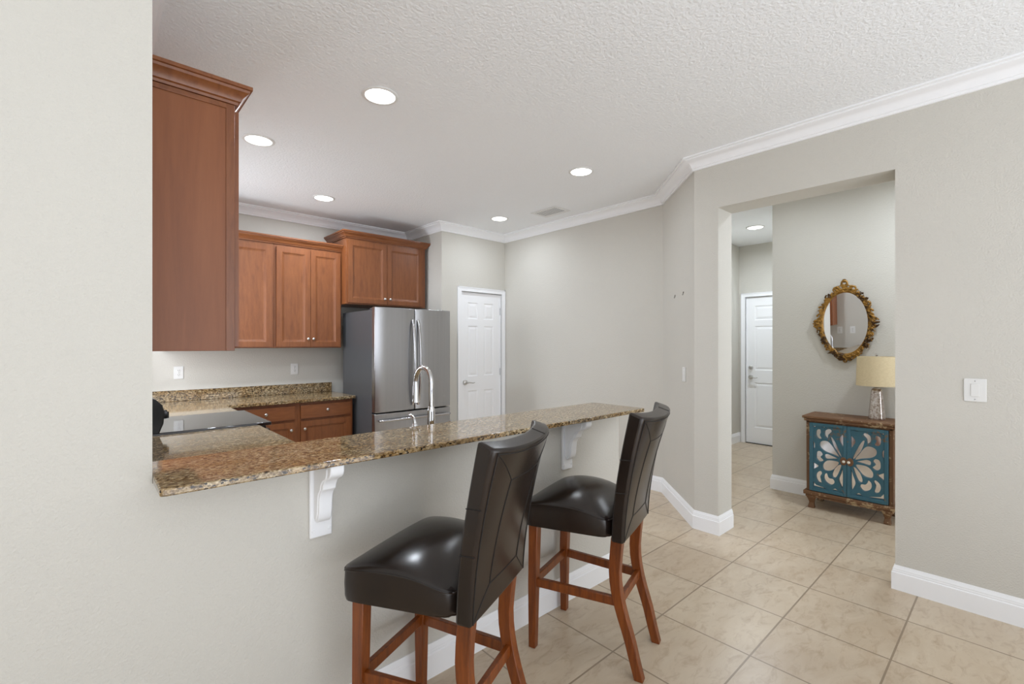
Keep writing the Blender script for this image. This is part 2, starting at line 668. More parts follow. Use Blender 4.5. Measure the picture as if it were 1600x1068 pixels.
# baseboards
BT = 0.142
base_prof = [(0.0, 0.0), (0.016, 0.0), (0.016, 0.100), (0.012, 0.104), (0.012, 0.112), (0.0105, 0.116), (0.0105, 0.122), (0.006, 0.134), (0.004, BT), (0.0, BT)]


def baseboard(name, pts):
    return struct(MB().sweep(pts, base_prof).build(name, M['trim'], smooth=True, angle=20))


baseboard('baseboard_right', [(XR, -3.95), (XR, OY0), (XH, OY0)])
baseboard('baseboard_pillar', [(XH, OY1), (XR, OY1), (XR, 1.745), (XK, 2.372), (XK, YP)])
baseboard('baseboard_knee', [(2.510, YK + 0.12), (2.510, YK), (-3.5, YK)])
baseboard('baseboard_hall', [(5.08, -2.6), (5.08, 1.695), (7.17, 1.695)])
baseboard('baseboard_corridor', [(7.17, 2.847), (4.42, 2.847), (4.42, 2.44)])
baseboard('baseboard_entry', [(7.17, FY1 + 0.075), (7.17, 2.847)])
baseboard('baseboard_pantry', [(3.375, YP), (XA, YP)])


# ------------------------------------------------------------------ doors of the setting
def six_panel_door(name, label, width, height, loc, rz, hinge_side, lever, deadbolt):
    """local: x along the wall, front faces -y, y=0 is the wall face"""
    root = thing(name, label, 'door', loc, rz)
    struct(root)
    st, mid = 0.115, 0.10
    pw = (width - 2 * st - mid) / 2
    xa, xb, xc, xd = st, st + pw, st + pw + mid, width - st
    rows = [(height * 0.885 - 0.085, height * 0.885 + 0.10), (height * 0.505, height * 0.775), (height * 0.105, height * 0.375)]
    rows = [(height - 0.335, height - 0.125), (height - 1.06, height - 0.42), (0.235, height - 1.24)]
    pans = [(a, b, z0, z1) for z0, z1 in rows for a, b in ((xa, xb), (xc, xd))]
    rings = [(0.012, 0.008), (0.020, 0.008), (0.045, 0.002)]
    s = MB().panel_slab(0.003, width - 0.003, 0.008, height - 0.004, 0.055, 0.020, pans, rings)
    s.build('door_slab', M['door'], root)
    # casing with a small back band
    cw = 0.062
    c = MB()
    for x0, x1, z0, z1 in ((-cw, -0.006, 0, height + cw), (width + 0.006, width + cw, 0, height + cw), (-0.006, width + 0.006, height + 0.006, height + cw)):
        c.box(x0, x1, -0.014, -0.0005, z0, z1)
    c.box(-cw, -cw + 0.014, -0.020, -0.014, 0, height + cw)
    c.box(width + cw - 0.014, width + cw, -0.020, -0.014, 0, height + cw)
    c.box(-cw, width + cw, -0.020, -0.014, height + cw - 0.014, height + cw)
    c.build('casing', M['trim'], root, bevel=0.002)
    j = MB()
    j.box(-0.006, 0.002, 0.0, 0.10, 0, height + 0.006)
    j.box(width - 0.002, width + 0.006, 0.0, 0.10, 0, height + 0.006)
    j.box(-0.006, width + 0.006, 0.0, 0.10, height - 0.003, height + 0.006)
    j.build('jamb', M['trim'], root)
    hx = width - 0.002 if hinge_side > 0 else 0.002
    for hz in (0.22, height * 0.515, height - 0.22):
        h = MB()
        h.lathe([(0.0065, hz - 0.045), (0.0065, hz + 0.045)], 10, (hx, 0.014, 0))
        h.box(hx - 0.004, hx + 0.004, 0.0125, 0.0195, hz - 0.045, hz + 0.045)
        h.build('hinge', M['satin'], root)
    lx = 0.065 if hinge_side > 0 else width - 0.065
    d = 1 if hinge_side > 0 else -1
    l = MB()
    l.lathe([(0.0, -0.016), (0.018, -0.016), (0.028, -0.010), (0.031, 0.0), (0.031, 0.02)], 24, (lx, 0.0, lever), 'y')
    l.lathe([(0.011, -0.052), (0.011, -0.012)], 14, (lx, 0.0, lever), 'y')
    pts = [(lx - d * 0.008, -0.050, lever), (lx + d * 0.02, -0.052, lever + 0.003), (lx + d * 0.055, -0.05, lever - 0.002), (lx + d * 0.085, -0.047, lever - 0.008), (lx + d * 0.112, -0.045, lever - 0.001)]
    l.tube(pts, [0.010, 0.010, 0.0085, 0.0075, 0.006], 10, flat=0.8)
    l.build('door_handle', M['nickel'], root, smooth=True)
    if deadbolt:
        q = MB()
        q.lathe([(0.0, -0.020), (0.016, -0.020), (0.026, -0.010), (0.029, 0.0), (0.029, 0.02)], 22, (lx, 0.0, deadbolt), 'y')
        q.box(lx - 0.004, lx + 0.004, -0.034, -0.018, deadbolt - 0.014, deadbolt + 0.014)
        q.build('deadbolt', M['nickel'], root, smooth=True)
    return root


six_panel_door('door_1', 'white six-panel pantry door with lever handle, right of the refrigerator', DX1 - DX0, DZ, (DX0, YP, 0), 0.0, 1, 0.965, None)
# the entry door faces -x: local x runs along -y
six_panel_door('door_2', 'white six-panel entry door with deadbolt at the end of the hallway', FY1 - FY0, FZ, (7.17, FY1, 0), -PI / 2, 1, 0.965, 1.105)
MB().box(0.0, FY1 - FY0, 0.0, 0.07, 0.0, 0.009).build('threshold', M['matteblack'], bpy.data.objects['door_2'])


# ------------------------------------------------------------------ cabinets
def knob(parent, x, y, z):
    k = MB()
    k.lathe([(0.0, -0.028), (0.008, -0.0275), (0.0135, -0.024), (0.015, -0.019), (0.0125, -0.014), (0.006, -0.010), (0.005, -0.004), (0.008, 0.0), (0.0, 0.0)], 16, (x, y, z), 'y')
    return k.build('knob', M['nickel'], parent, smooth=True, angle=60)


DOOR_RINGS = [(0.003, 0.003), (0.007, 0.003), (0.011, 0.009), (0.018, 0.009), (0.021, 0.012)]


def cab_front(kind, root, x0, x1, z0, z1, knob_at=None, rail=0.052):
    d = MB()
    if kind == 'door':
        d.panel_slab(x0, x1, z0, z1, -0.001, -0.020, [(x0 + rail, x1 - rail, z0 + rail, z1 - rail)], DOOR_RINGS)
    else:
        d.panel_slab(x0, x1, z0, z1, -0.001, -0.020, [], [])
    o = d.build(kind, M['cabh'] if kind == 'drawer' else M['cab'], root, bevel=0.0025)
    if knob_at:
        knob(o, knob_at[0], -0.020, knob_at[1])
    return o


CAB_CROWN = [(0.0, 0.0), (0.010, 0.0), (0.012, 0.010), (0.020, 0.014), (0.024, 0.026), (0.040, 0.044), (0.046, 0.048), (0.048, 0.058), (0.056, 0.060), (0.056, 0.074), (0.0, 0.074)]


def cabinet(name, label, loc, rz, w, h, d, fronts, crown=None, toe=0.0, side=None):
    root = thing(name, label, 'cabinet', loc, rz, None)
    b = MB()
    b.box(0, w, 0, d, toe, h)
    if toe:
        b.box(0, w, 0.06, d, 0, toe)
    b.build('body', M['cabside'] if side else M['cab'], root, bevel=0.0015)
    for fr in fronts:
        cab_front(fr[0], root, *fr[1:])
    if crown:
        prof = [(o, h - 0.004 + z) for o, z in CAB_CROWN]
        pts = []
        # 'out' is left of travel: walk so that the outside of the cabinet lies to the left
        if 'right' in crown:
            pts.append((w, d))
        pts.append((w, -0.001))
        pts.append((0, -0.001))
        if 'left' in crown:
            pts.append((0, d))
        pts = pts[::-1]
        c = MB().sweep(pts, [(-o, z) for o, z in prof])
        c.build('crown_moulding', M['cabh'], root, smooth=True, angle=25)
    return root


# tall-looking wall cabinet on the kitchen's left wall (its side faces the camera)
big = cabinet('wall_cabinet', 'large wall cabinet with plain wood side panel, closest to the camera at far left', (0.465, 2.25, 1.414), PI / 2, 1.20, 1.040, 0.318,
              [('door', 0.02, 0.597, 0.015, 1.02, (0.56, 0.09)), ('door', 0.603, 1.18, 0.015, 1.02, (0.64, 0.09))], crown=('left', 'right'), side=True)
e = MB()
e.box(-0.006, 0.0, 0.030, 0.316, 1.013, 1.034)
e.build('top_trim', M['cabh'], big, bevel=0.002)
e = MB()
e.box(-0.004, 0.0, 0.0, 0.032, 0.0, 1.034)
e.build('face_stile', M['cab'], big, bevel=0.001)

cabinet('upper_cabinet', 'narrow upper corner cabinet with one visible door, beside the large wall cabinet', (0.50, 5.13, 1.405), 0, 0.909, 1.065, 0.366,
        [('door', 0.515, 0.886, 0.012, 1.035, None)], crown=('front',))
cabinet('upper_cabinet', 'two-door upper cabinet with knobs above the back counter outlet', (1.410, 5.13, 1.405), 0, 0.694, 1.065, 0.366,
        [('door', 0.022, 0.354, 0.012, 1.035, (0.330, 0.095)), ('door', 0.358, 0.678, 0.012, 1.035, (0.384, 0.095))], crown=('front',))
cabinet('over_fridge_cabinet', 'two-door wall cabinet above the refrigerator with crown moulding', (2.106, 5.0, 1.888), 0, 1.000, 0.730, 0.498,
        [('door', 0.014, 0.478, 0.014, 0.700, (0.446, 0.075)), ('door', 0.482, 0.946, 0.014, 0.700, (0.514, 0.075))], crown=('left', 'right'))

# base cabinets of the back run
CT = 0.895
cabinet('base_cabinet', 'base cabinet with drawer over door in the corner by the range', (0.96, 4.86, 0), 0, 0.595, CT - 0.033, 0.636,
        [('drawer', 0.02, 0.565, 0.70, 0.835, (0.30, 0.775)), ('door', 0.02, 0.565, 0.12, 0.675, (0.525, 0.60))], toe=0.1)
cabinet('base_cabinet', 'base cabinet with drawer over door beside the refrigerator', (1.556, 4.86, 0), 0, 0.560, CT - 0.033, 0.636,
        [('drawer', 0.024, 0.536, 0.70, 0.835, (0.285, 0.775)), ('door', 0.024, 0.536, 0.12, 0.675, (0.058, 0.60))], toe=0.1)
# base cabinets under the left run and behind the knee wall
cabinet('base_cabinet', 'base cabinet under the granite between the range and the bar', (0.845, 2.52, 0), PI / 2, 0.96, CT - 0.033, 0.695,
        [('drawer', 0.02, 0.94, 0.70, 0.835, (0.48, 0.775)), ('door', 0.02, 0.477, 0.12, 0.675, (0.43, 0.6)), ('door', 0.483, 0.94, 0.12, 0.675, (0.53, 0.6))], toe=0.1)
cabinet('base_cabinet', 'sink base cabinet behind the knee wall under the faucet', (2.46, 2.46, 0), PI, 1.58, CT - 0.033, 0.590,
        [('door', 0.03, 0.52, 0.12, 0.83, (0.48, 0.75)), ('door', 0.53, 1.02, 0.12, 0.83, (0.57, 0.75)), ('door', 1.06, 1.55, 0.12, 0.83, (1.10, 0.75))], toe=0.1)

# ------------------------------------------------------------------ granite
RY0, RY1 = 3.500, 4.262     # the range
m = MB().prism([(XL + 0.002, RY1 + 0.003), (0.93, RY1 + 0.003), (0.93, 4.82), (2.135, 4.82), (2.135, YB - 0.002), (XL + 0.002, YB - 0.002)], CT - 0.032, CT)
tag(m.build('countertop', M['granite'], None, bevel=0.006, segs=3), 'granite L-shaped back countertop under the upper cabinets, left of the refrigerator', 'countertop')
m = MB().box(XL + 0.024, 2.135, YB - 0.022, YB - 0.002, CT + 0.0003, CT + 0.105)
tag(m.build('backsplash', M['granite'], None, bevel=0.003), 'low granite backsplash strip along the back wall below the outlets', 'backsplash')
m = MB().box(XL + 0.002, XL + 0.022, RY1 + 0.003, YB - 0.002, CT + 0.0003, CT + 0.105)
tag(m.build('backsplash', M['granite'], None, bevel=0.003), 'low granite backsplash strip on the left wall behind the range', 'backsplash')
m = MB().prism([(XL + 0.002, YK + 0.122), (2.50, YK + 0.122), (2.50, 2.50), (0.872, 2.50), (0.872, RY0 - 0.003), (XL + 0.002, RY0 - 0.003)], CT - 0.032, CT)
tag(m.build('countertop', M['granite'], None, bevel=0.006, segs=3), 'granite countertop between the range and the bar, holding the faucet', 'countertop')
m = MB().box(XL + 0.002, XL + 0.022, YK + 0.23, RY0 - 0.003, CT + 0.0003, CT + 0.105)
tag(m.build('backsplash', M['granite'], None, bevel=0.003), 'low granite backsplash strip on the left wall between the bar and the range', 'backsplash')
m = MB().prism([(XL + 0.0004, 1.566), (0.162, 1.560), (2.520, 1.560), (2.526, 1.566), (2.526, 1.950), (2.520, 1.956), (XL + 0.0004, 1.956)], 1.029, 1.051)
tag(m.build('bar_counter', M['granite'], None, bevel=0.006, segs=3), 'long raised granite bar counter in front of the two stools', 'countertop')


# ------------------------------------------------------------------ corbels under the bar
def make_corbel(label):
    c = thing('corbel', label, 'bracket', (0, 0, 0), 0, 'corbels under the bar counter')
    b = MB().box(-0.040, 0.040, -0.016, -0.0005, -0.288, -0.0005)
    b.build('backplate', M['trim'], c, bevel=0.004)
    prof = [(-0.016, -0.0008), (-0.166, -0.0008), (-0.166, -0.022), (-0.160, -0.036), (-0.148, -0.046), (-0.128, -0.053), (-0.110, -0.064), (-0.098, -0.080),
            (-0.093, -0.098), (-0.082, -0.104), (-0.072, -0.114), (-0.064, -0.130), (-0.060, -0.155), (-0.058, -0.185), (-0.052, -0.208), (-0.040, -0.224), (-0.028, -0.228), (-0.016, -0.222)]
    MB().prism(prof, -0.024, 0.024, 'x').build('scroll', M['trim'], c, bevel=0.004, segs=2)
    inner = [(-0.016 + (y + 0.016) * 0.80, -0.014 + z * 0.90) for y, z in prof]
    MB().prism(inner, -0.0275, 0.0275, 'x').build('scroll_panel', M['trim'], c, bevel=0.003)
    for sx in (-0.029, 0.029):
        MB().lathe([(0.0, -0.0195), (0.004, -0.019), (0.0055, -0.016)], 12, (sx, 0, -0.262), 'y').build('screw_cap', M['trim'], c, smooth=True)
    return c


c1 = make_corbel('white scroll corbel under the bar near its left end')
c1.location = (0.634, YK, 1.029)
c2 = copy_thing(c1)
c2.location = (2.000, YK, 1.029)
c2['label'] = 'white scroll corbel under the bar between the two stools'


# ------------------------------------------------------------------ range
r = thing('range', 'black smooth-top electric range on the left kitchen run', 'stove', (0.17, RY0, 0))
W = RY1 - RY0
MB().box(0.0, 0.745, 0.002, W - 0.002, 0.03, 0.885).build('body', M['black'], r, bevel=0.004)
MB().box(0.10, 0.778, 0.0, W, 0.886, 0.908).build('cooktop', M['glassblack'], r, bevel=0.005, segs=3)
rim = MB()
rim.tube([(0.775, 0.004, 0.905), (0.775, W - 0.004, 0.905)], 0.0042, 8)
rim.build('cooktop_rim', M['satin'], r, smooth=True)
bgp = [(0.0, 0.886), (0.150, 0.886), (0.178, 0.960), (0.184, 1.03), (0.172, 1.075), (0.140, 1.110), (0.100, 1.125), (0.055, 1.128), (0.0, 1.128)]
bgo = MB().prism([(x, z) for x, z in bgp], 0.004, W - 0.004, 'y').build('backguard', M['black'], r, bevel=0.006)
for ky in (0.08, 0.17, W - 0.17, W - 0.08):
    kk = MB()
    kk.lathe([(0.024, 0.0), (0.022, 0.022), (0.012, 0.026), (0.0, 0.026)], 16, (0.180, ky, 1.005), 'x')
    kk.box(0.200, 0.212, ky - 0.004, ky + 0.004, 0.985, 1.025)
    kk.build('knob', M['matteblack'], bgo, smooth=True)
MB().box(0.182, 0.1865, 0.27, W - 0.27, 0.985, 1.045).build('display', M['glassblack'], bgo)
od = MB().box(0.746, 0.772, 0.01, W - 0.01, 0.20, 0.86).build('oven_door', M['black'], r, bevel=0.004)
hh = MB()
hh.tube([(0.772, 0.10, 0.80), (0.81, 0.10, 0.80), (0.815, 0.12, 0.80), (0.815, W - 0.12, 0.80), (0.81, W - 0.10, 0.80), (0.772, W - 0.10, 0.80)], 0.010, 10)
hh.build('handle', M['satin'], od, smooth=True)
MB().box(0.746, 0.768, 0.01, W - 0.01, 0.035, 0.19).build('drawer', M['black'], r, bevel=0.004)

# ------------------------------------------------------------------ refrigerator
FX0, FX1, FYf = 2.150, 3.068, 4.400
fr = thing('refrigerator', 'stainless steel french-door refrigerator with grey sides, right of the back counter', 'refrigerator', (FX0, FYf, 0))
FW = FX1 - FX0
MB().box(0.004, FW - 0.004, 0.078, 0.80, 0.03, 1.795).build('body', M['fridgeside'], fr, bevel=0.004)


def fridge_door(name, x0, x1, z0, z1):
    b = MB()
    n = 8
    prof = []
    for i in range(n + 1):
        t = i / n
        prof.append((x0 + (x1 - x0) * t, -0.012 * (1 - (2 * t - 1) ** 4)))
    poly = prof + [(x1, 0.070), (x0, 0.070)]
    poly[0] = (x0, 0.006)
    poly[n] = (x1, 0.006)
    b.prism(poly, z0, z1)
    return b.build(name, M['steel'], fr, bevel=0.006, segs=3, angle=30)


dl = fridge_door('door', 0.0, FW / 2 - 0.003, 0.748, 1.822)
dr = fridge_door('door', FW / 2 + 0.003, FW, 0.748, 1.822)
fz = fridge_door('freezer_drawer', 0.0, FW, 0.06, 0.735)


def bow(x, par):
    pts = []
    for i in range(15):
        t = i / 14
        z = 0.80 + 0.90 * t
        y = -0.012 - 0.052 * math.sin(PI * t) ** 0.55
        pts.append((x, y, z))
    h = MB()
    h.tube(pts, 0.0125, 10, flat=1.25)
    return h.build('handle', M['satin'], par, smooth=True, angle=60)


bow(FW / 2 - 0.032, dl)
bow(FW / 2 + 0.032, dr)
h = MB()
h.tube([(0.045, -0.010, 0.665), (0.05, -0.055, 0.668), (0.07, -0.060, 0.668), (FW - 0.07, -0.060, 0.668), (FW - 0.05, -0.055, 0.668), (FW - 0.045, -0.010, 0.665)], 0.013, 10)
h.build('handle', M['satin'], fz, smooth=True, angle=60)
for hx in (0.01, FW - 0.10):
    MB().box(hx, hx + 0.09, 0.082, 0.14, 1.796, 1.815).build('hinge_cover', M['fridgeside'], fr, bevel=0.004)
for fx in (0.06, FW - 0.06):
    for fy in (0.15, 0.72):
        MB().lathe([(0.02, 0.0), (0.02, 0.04)], 12, (fx, fy, 0)).build('foot', M['matteblack'], fr)

# ------------------------------------------------------------------ faucet and soap dispenser
fa = thing('faucet', 'tall chrome gooseneck pull-down kitchen faucet behind the bar', 'faucet', (1.320, 2.065, CT))
s = MB()
s.lathe([(0.030, 0.0), (0.030, 0.006), (0.024, 0.012), (0.0205, 0.03), (0.0195, 0.20), (0.017, 0.215), (0.014, 0.225)], 20)
pts = [(0, 0, 0.20), (0, 0, 0.30), (0, 0, 0.345)]
for i in range(1, 15):
    a = PI * i / 14 * 0.98
    pts.append((0, 0.076 - 0.076 * math.cos(a), 0.345 + 0.078 * math.sin(a)))
s.tube(pts, 0.0125, 14)
s.build('spout', M['chrome'], fa, smooth=True, angle=50)
e = MB()
ex, ez = 0.153, 0.345
e.lathe([(0.0125, 0.0), (0.0135, -0.012), (0.0135, -0.018), (0.016, -0.03), (0.0165, -0.085), (0.019, -0.102), (0.020, -0.112), (0.017, -0.114), (0.0, -0.112)][::-1], 18, (0, ex, ez))
e.build('spray_head', M['chrome'], fa, smooth=True, angle=50)
e = MB()
e.lathe([(0.012, 0.0), (0.012, 0.035), (0.009, 0.04)], 12, (0.018, 0, 0.12), 'x')
e.tube([(0.05, 0, 0.12), (0.07, -0.02, 0.132), (0.085, -0.06, 0.15)], [0.006, 0.0055, 0.005], 8)
e.build('lever', M['chrome'], fa, smooth=True)

so = thing('soap_dispenser', 'small chrome soap dispenser beside the gooseneck faucet', 'soap dispenser', (1.222, 2.062, CT))
s = MB().lathe([(0.020, 0.0), (0.020, 0.005), (0.013, 0.012), (0.012, 0.09), (0.015, 0.11), (0.0165, 0.13), (0.012, 0.145), (0.008, 0.15)], 16)
s.build('base', M['chrome'], so, smooth=True, angle=50)
s = MB().tube([(0, 0, 0.14), (0.0, 0.002, 0.158), (0.0, 0.012, 0.175), (0.0, 0.034, 0.187), (0, 0.055, 0.186)], [0.009, 0.009, 0.008, 0.007, 0.005], 10)
s.build('pump_spout', M['chrome'], so, smooth=True)


# ------------------------------------------------------------------ bar stools
def make_stool():
    root = thing('bar_stool', '', 'stool', (0, 0, 0), 0, 'leather bar stools at the counter')
    # local frame: +y is the front of the seat
    SWF, SWR, yf, yr = 0.264, 0.212, 0.238, -0.172
    zb, ze = 0.603, 0.704
    # seat: crowned cushion with an upholstered apron
    NX, NY = 17, 17
    vs, fs = [], []

    def outline(u, v):
        x, y = u * (SWR + (SWF - SWR) * (v + 1) / 2), yr + (v + 1) / 2 * (yf - yr)
        # slightly rounded corners
        k = 0.018 * (abs(u) ** 10) * (abs(v) ** 10)
        return x - math.copysign(k, u), y - math.copysign(k, v)

    def edge(v):
        q = (1 - v) / 2
        return ze + 0.014 * math.sin(PI * min(1.0, q * 1.15)) - 0.026 * max(0, (q - 0.6) / 0.4) ** 1.5

    def top(u, v):
        return edge(v) + 0.050 * (1 - abs(u) ** 2.4) ** 0.85 * (1 - abs(v) ** 2.4) ** 0.85
    us = [math.sin(PI / 2 * (-1 + 2 * i / (NX - 1))) * 0.6 + (-1 + 2 * i / (NX - 1)) * 0.4 for i in range(NX)]
    for j in range(NY):
        for i in range(NX):
            u, v = us[i], us[j]
            x, y = outline(u, v)
            vs.append((x, y, top(u, v)))
    for j in range(NY - 1):
        for i in range(NX - 1):
            a = j * NX + i
            fs.append((a, a + 1, a + NX + 1, a + NX))
    ring = [(i, 0) for i in range(NX)] + [(NX - 1, j) for j in range(1, NY)] + [(i, NY - 1) for i in range(NX - 2, -1, -1)] + [(0, j) for j in range(NY - 2, 0, -1)]
    base = len(vs)
    levels = [(0.90, 1.004), (0.55, 1.01), (0.15, 1.004), (0.0, 0.99)]
    cy = (yf + yr) / 2
    for q, sc in levels:
        for i, j in ring:
            x, y, z = vs[j * NX + i]
            vs.append((x * sc, cy + (y - cy) * sc, zb + (z - zb) * q))
    R = len(ring)
    for k in range(R):
        k2 = (k + 1) % R
        a, b = ring[k][1] * NX + ring[k][0], ring[k2][1] * NX + ring[k2][0]
        fs.append((a, b, base + k2, base + k))
        for L in range(len(levels) - 1):
            fs.append((base + L * R + k, base + L * R + k2, base + (L + 1) * R + k2, base + (L + 1) * R + k))
    fs.append(tuple(base + (len(levels) - 1) * R + k for k in range(R)))
    seat = MB().add(vs, fs).build('seat', M['leather'], root, smooth=True, angle=75)
    pip = [Vector(vs[base + k]) for k in range(R)]
    cpt = Vector((0, cy, 0))
    pp = [(p.x, p.y, p.z + 0.006) for p in pip]
    MB().tube(pp, 0.0032, 6, closed=True).build('piping', M['leather'], seat, smooth=True)

    # backrest: curved, leaning panel; wings come forward at both sides
    z0, z1 = 0.590, 1.142
    HWB, HWT = 0.213, 0.232
    NU, NZ = 16, 18
    T = 0.060

    def centre(u, z):
        t = (z - z0) / (z1 - z0)
        lean = -0.232 - 0.030 * t - 0.106 * t ** 1.7
        curve = (0.003 + 0.030 * t) * (u * u) + 0.020 * t * t * u ** 6
        return lean + curve

    def zz(t, u):
        # lower edge sags a little at the middle, upper edge dips a little at the middle
        lo = z0 + 0.014 * (1 - u * u) * 0
        hi = z1 - 0.014 * (1 - u * u)
        return lo + (hi - lo) * t
    def P(side, u, t, inset=0.0, off=0.0):
        z = zz(t, u)
        th = T * (0.90 + 0.10 * t)
        y = centre(u, z) + (th if side > 0 else 0.0) + off
        z += (0.016 if side > 0 else -0.004) * t ** 6
        # normal spread of the wings: front is a touch narrower where it curves
        x = (HWB + (HWT - HWB) * t) * u * (1.0 - (0.04 * t if side > 0 else 0.0))
        return (x, y, z)
    vs, fs = [], []
    loop = [(-1, -1 + 2 * i / NU) for i in range(NU + 1)] + [(1, 1 - 2 * i / NU) for i in range(NU + 1)]
    for j in range(NZ + 1):
        for s_, u in loop:
            vs.append(P(s_, u, j / NZ))
    L = len(loop)
    for j in range(NZ):
        for k in range(L):
            k2 = (k + 1) % L
            fs.append((j * L + k, j * L + k2, (j + 1) * L + k2, (j + 1) * L + k))
    for j in (0, NZ):
        for i in range(NU):
            a, b = j * L + i, j * L + i + 1
            c, d = j * L + (L - 1 - i - 1), j * L + (L - 1 - i)
            fs.append((a, b, c, d))
    back = MB().add(vs, fs).build('backrest', M['leather'], root, bevel=0.009, segs=3, angle=50)
    # seams: edge piping, mitred inner panel on the rear, cross seams on the sides
    sm = MB()
    off = -0.0003
    N = 14
    for u in (-0.93, 0.93):
        sm.tube([P(-1, u, 0.01 + 0.97 * i / N, off=off) for i in range(N + 1)], 0.0021, 6)
    sm.tube([P(-1, -0.93 + 1.86 * i / N, 0.972, off=off) for i in range(N + 1)], 0.0021, 6)
    ui, ta, tb = 0.50, 0.17, 0.80
    for u in (-ui, ui):
        sm.tube([P(-1, u, ta + (tb - ta) * i / N, off=off) for i in range(N + 1)], 0.0020, 6)
    for t in (ta, tb):
        sm.tube([P(-1, -ui + 2 * ui * i / N, t, off=off) for i in range(N + 1)], 0.0016, 6)
    for s_ in (-1, 1):
        sm.tube([P(-1, s_ * (0.93 + (ui - 0.93) * i / 6), 0.972 + (tb - 0.972) * i / 6, off=off) for i in range(7)], 0.0016, 6)
        sm.tube([P(-1, s_ * (0.93 + (ui - 0.93) * i / 6), 0.01 + (ta - 0.01) * i / 6, off=off) for i in range(7)], 0.0016, 6)
        for t in (0.40, 0.66):
            a, b = Vector(P(-1, s_, t)), Vector(P(1, s_, t))
            sm.tube([a.lerp(b, q) + Vector((s_ * 0.0004, 0, -0.004 * q)) for q in (0.05, 0.5, 0.97)], 0.0017, 6)
    # seams across the top edge
    for u in (0.45,):
        a, b = Vector(P(-1, u, 1)), Vector(P(1, u, 1))
        sm.tube([a.lerp(b, q) + Vector((0, 0, 0.0002)) for q in (0.1, 0.5, 0.9)], 0.0013, 6)
    sm.build('seam', M['thread'], back, smooth=True)

    # legs
    for s_ in (-1, 1):
        b = MB()
        b.bar([(s_ * 0.182, 0.218, 0.0), (s_ * 0.180, 0.216, 0.30), (s_ * 0.182, 0.208, zb)], [0.034, 0.042, 0.046], [0.034, 0.042, 0.046])
        b.build('leg', M['stoolwood'], root, bevel=0.003)
    for s_ in (-1, 1):
        b = MB()
        pts, wx, wy = [], [], []
        for i in range(13):
            t = i / 12
            z = 0.60 * (1 - t)
            y = -0.190 - 0.004 * math.sin(PI * t) + 0.018 * math.sin(PI * min(1, t * 1.4)) - 0.092 * max(0, t - 0.25) ** 1.5 / (0.75 ** 1.5)
            pts.append((s_ * (0.160 - 0.010 * t), y, z))
            wx.append(0.040)
            wy.append(0.052 - 0.014 * t)
        b.bar(pts[::-1], wx[::-1], wy[::-1])
        b.build('leg', M['stoolwood'], root, bevel=0.003)
    # stretchers
    zs0, zs1 = 0.292, 0.332
    st = MB().box(-0.162, 0.162, 0.205, 0.227, zs0, zs1)
    st.build('stretcher', M['stoolwood'], root, bevel=0.003)
    st = MB().box(-0.140, 0.140, -0.204, -0.182, zs0, zs1)
    st.build('stretcher', M['stoolwood'], root, bevel=0.003)
    for s_ in (-1, 1):
        st = MB()
        a, b = (s_ * 0.153, -0.175), (s_ * 0.180, 0.198)
        st.prism([(a[0] - 0.011, a[1]), (a[0] + 0.011, a[1]), (b[0] + 0.011, b[1]), (b[0] - 0.011, b[1])], zs0, zs1)
        st.build('stretcher', M['stoolwood'], root, bevel=0.003)
    return root


stool = make_stool()
stool.location = (0.948, 1.406, 0)
stool.rotation_euler = (0, 0, math.radians(24.0))
stool['label'] = 'dark brown leather bar stool with cherry wood legs, nearer the camera'
stool2 = copy_thing(stool)
stool2.location = (1.819, 1.426, 0)
stool2.rotation_euler = (0, 0, math.radians(17.2))
stool2['label'] = 'dark brown leather bar stool with cherry wood legs, farther stool near the bar end'


# ------------------------------------------------------------------ ceiling lights and vent
def make_can():
    c = thing('recessed_light', '', 'ceiling light', (0, 0, 0), 0, 'recessed ceiling lights')
    MB().lathe([(0.084, -0.0005), (0.104, -0.0005), (0.104, -0.004), (0.098, -0.008), (0.086, -0.008), (0.084, -0.004)], 40).build('trim_ring', M['plastic'], c, smooth=True)
    MB().lathe([(0.0, -0.005), (0.084, -0.005), (0.084, -0.001), (0.0, -0.001)], 40).build('lens', M['lens'], c)
    return c


can0 = make_can()
for i, ((x, y), lab, pw) in enumerate(CAN_SPOTS):
    c = can0 if i == 0 else copy_thing(can0)
    c.location = (x, y, CEIL)
    c['label'] = lab
    area_light('can_lamp', (x, y, CEIL - 0.012), (0, 0, 0), 0.15, 0.15, pw, (0.90, 0.985, 1.08), 'DISK', PI * 0.95)

v = thing('ceiling_vent', 'white louvred air vent in the kitchen ceiling', 'vent', (3.755, 3.490, CEIL))
f = MB()
for b in ((-0.125, 0.125, -0.185, -0.150), (-0.125, 0.125, 0.150, 0.185), (-0.125, -0.090, -0.150, 0.150), (0.090, 0.125, -0.150, 0.150)):
    f.box(b[0], b[1], b[2], b[3], -0.006, -0.0005)
f.build('frame', M['plastic'], v, bevel=0.002)
f = MB()
for i in range(6):
    x = -0.075 + i * 0.030
    f.prism([(x - 0.0065, -0.0035), (x - 0.0065, -0.005), (x + 0.0065, -0.0065), (x + 0.0065, -0.005)], -0.15, 0.15, 'y')
f.build('louvre', M['plastic'], v)
MB().box(-0.090, 0.090, -0.150, 0.150, -0.0025, -0.0005).build('duct_shade', M['slot'], v)  # dark sheet on the ceiling, painted as the shade between the louvres


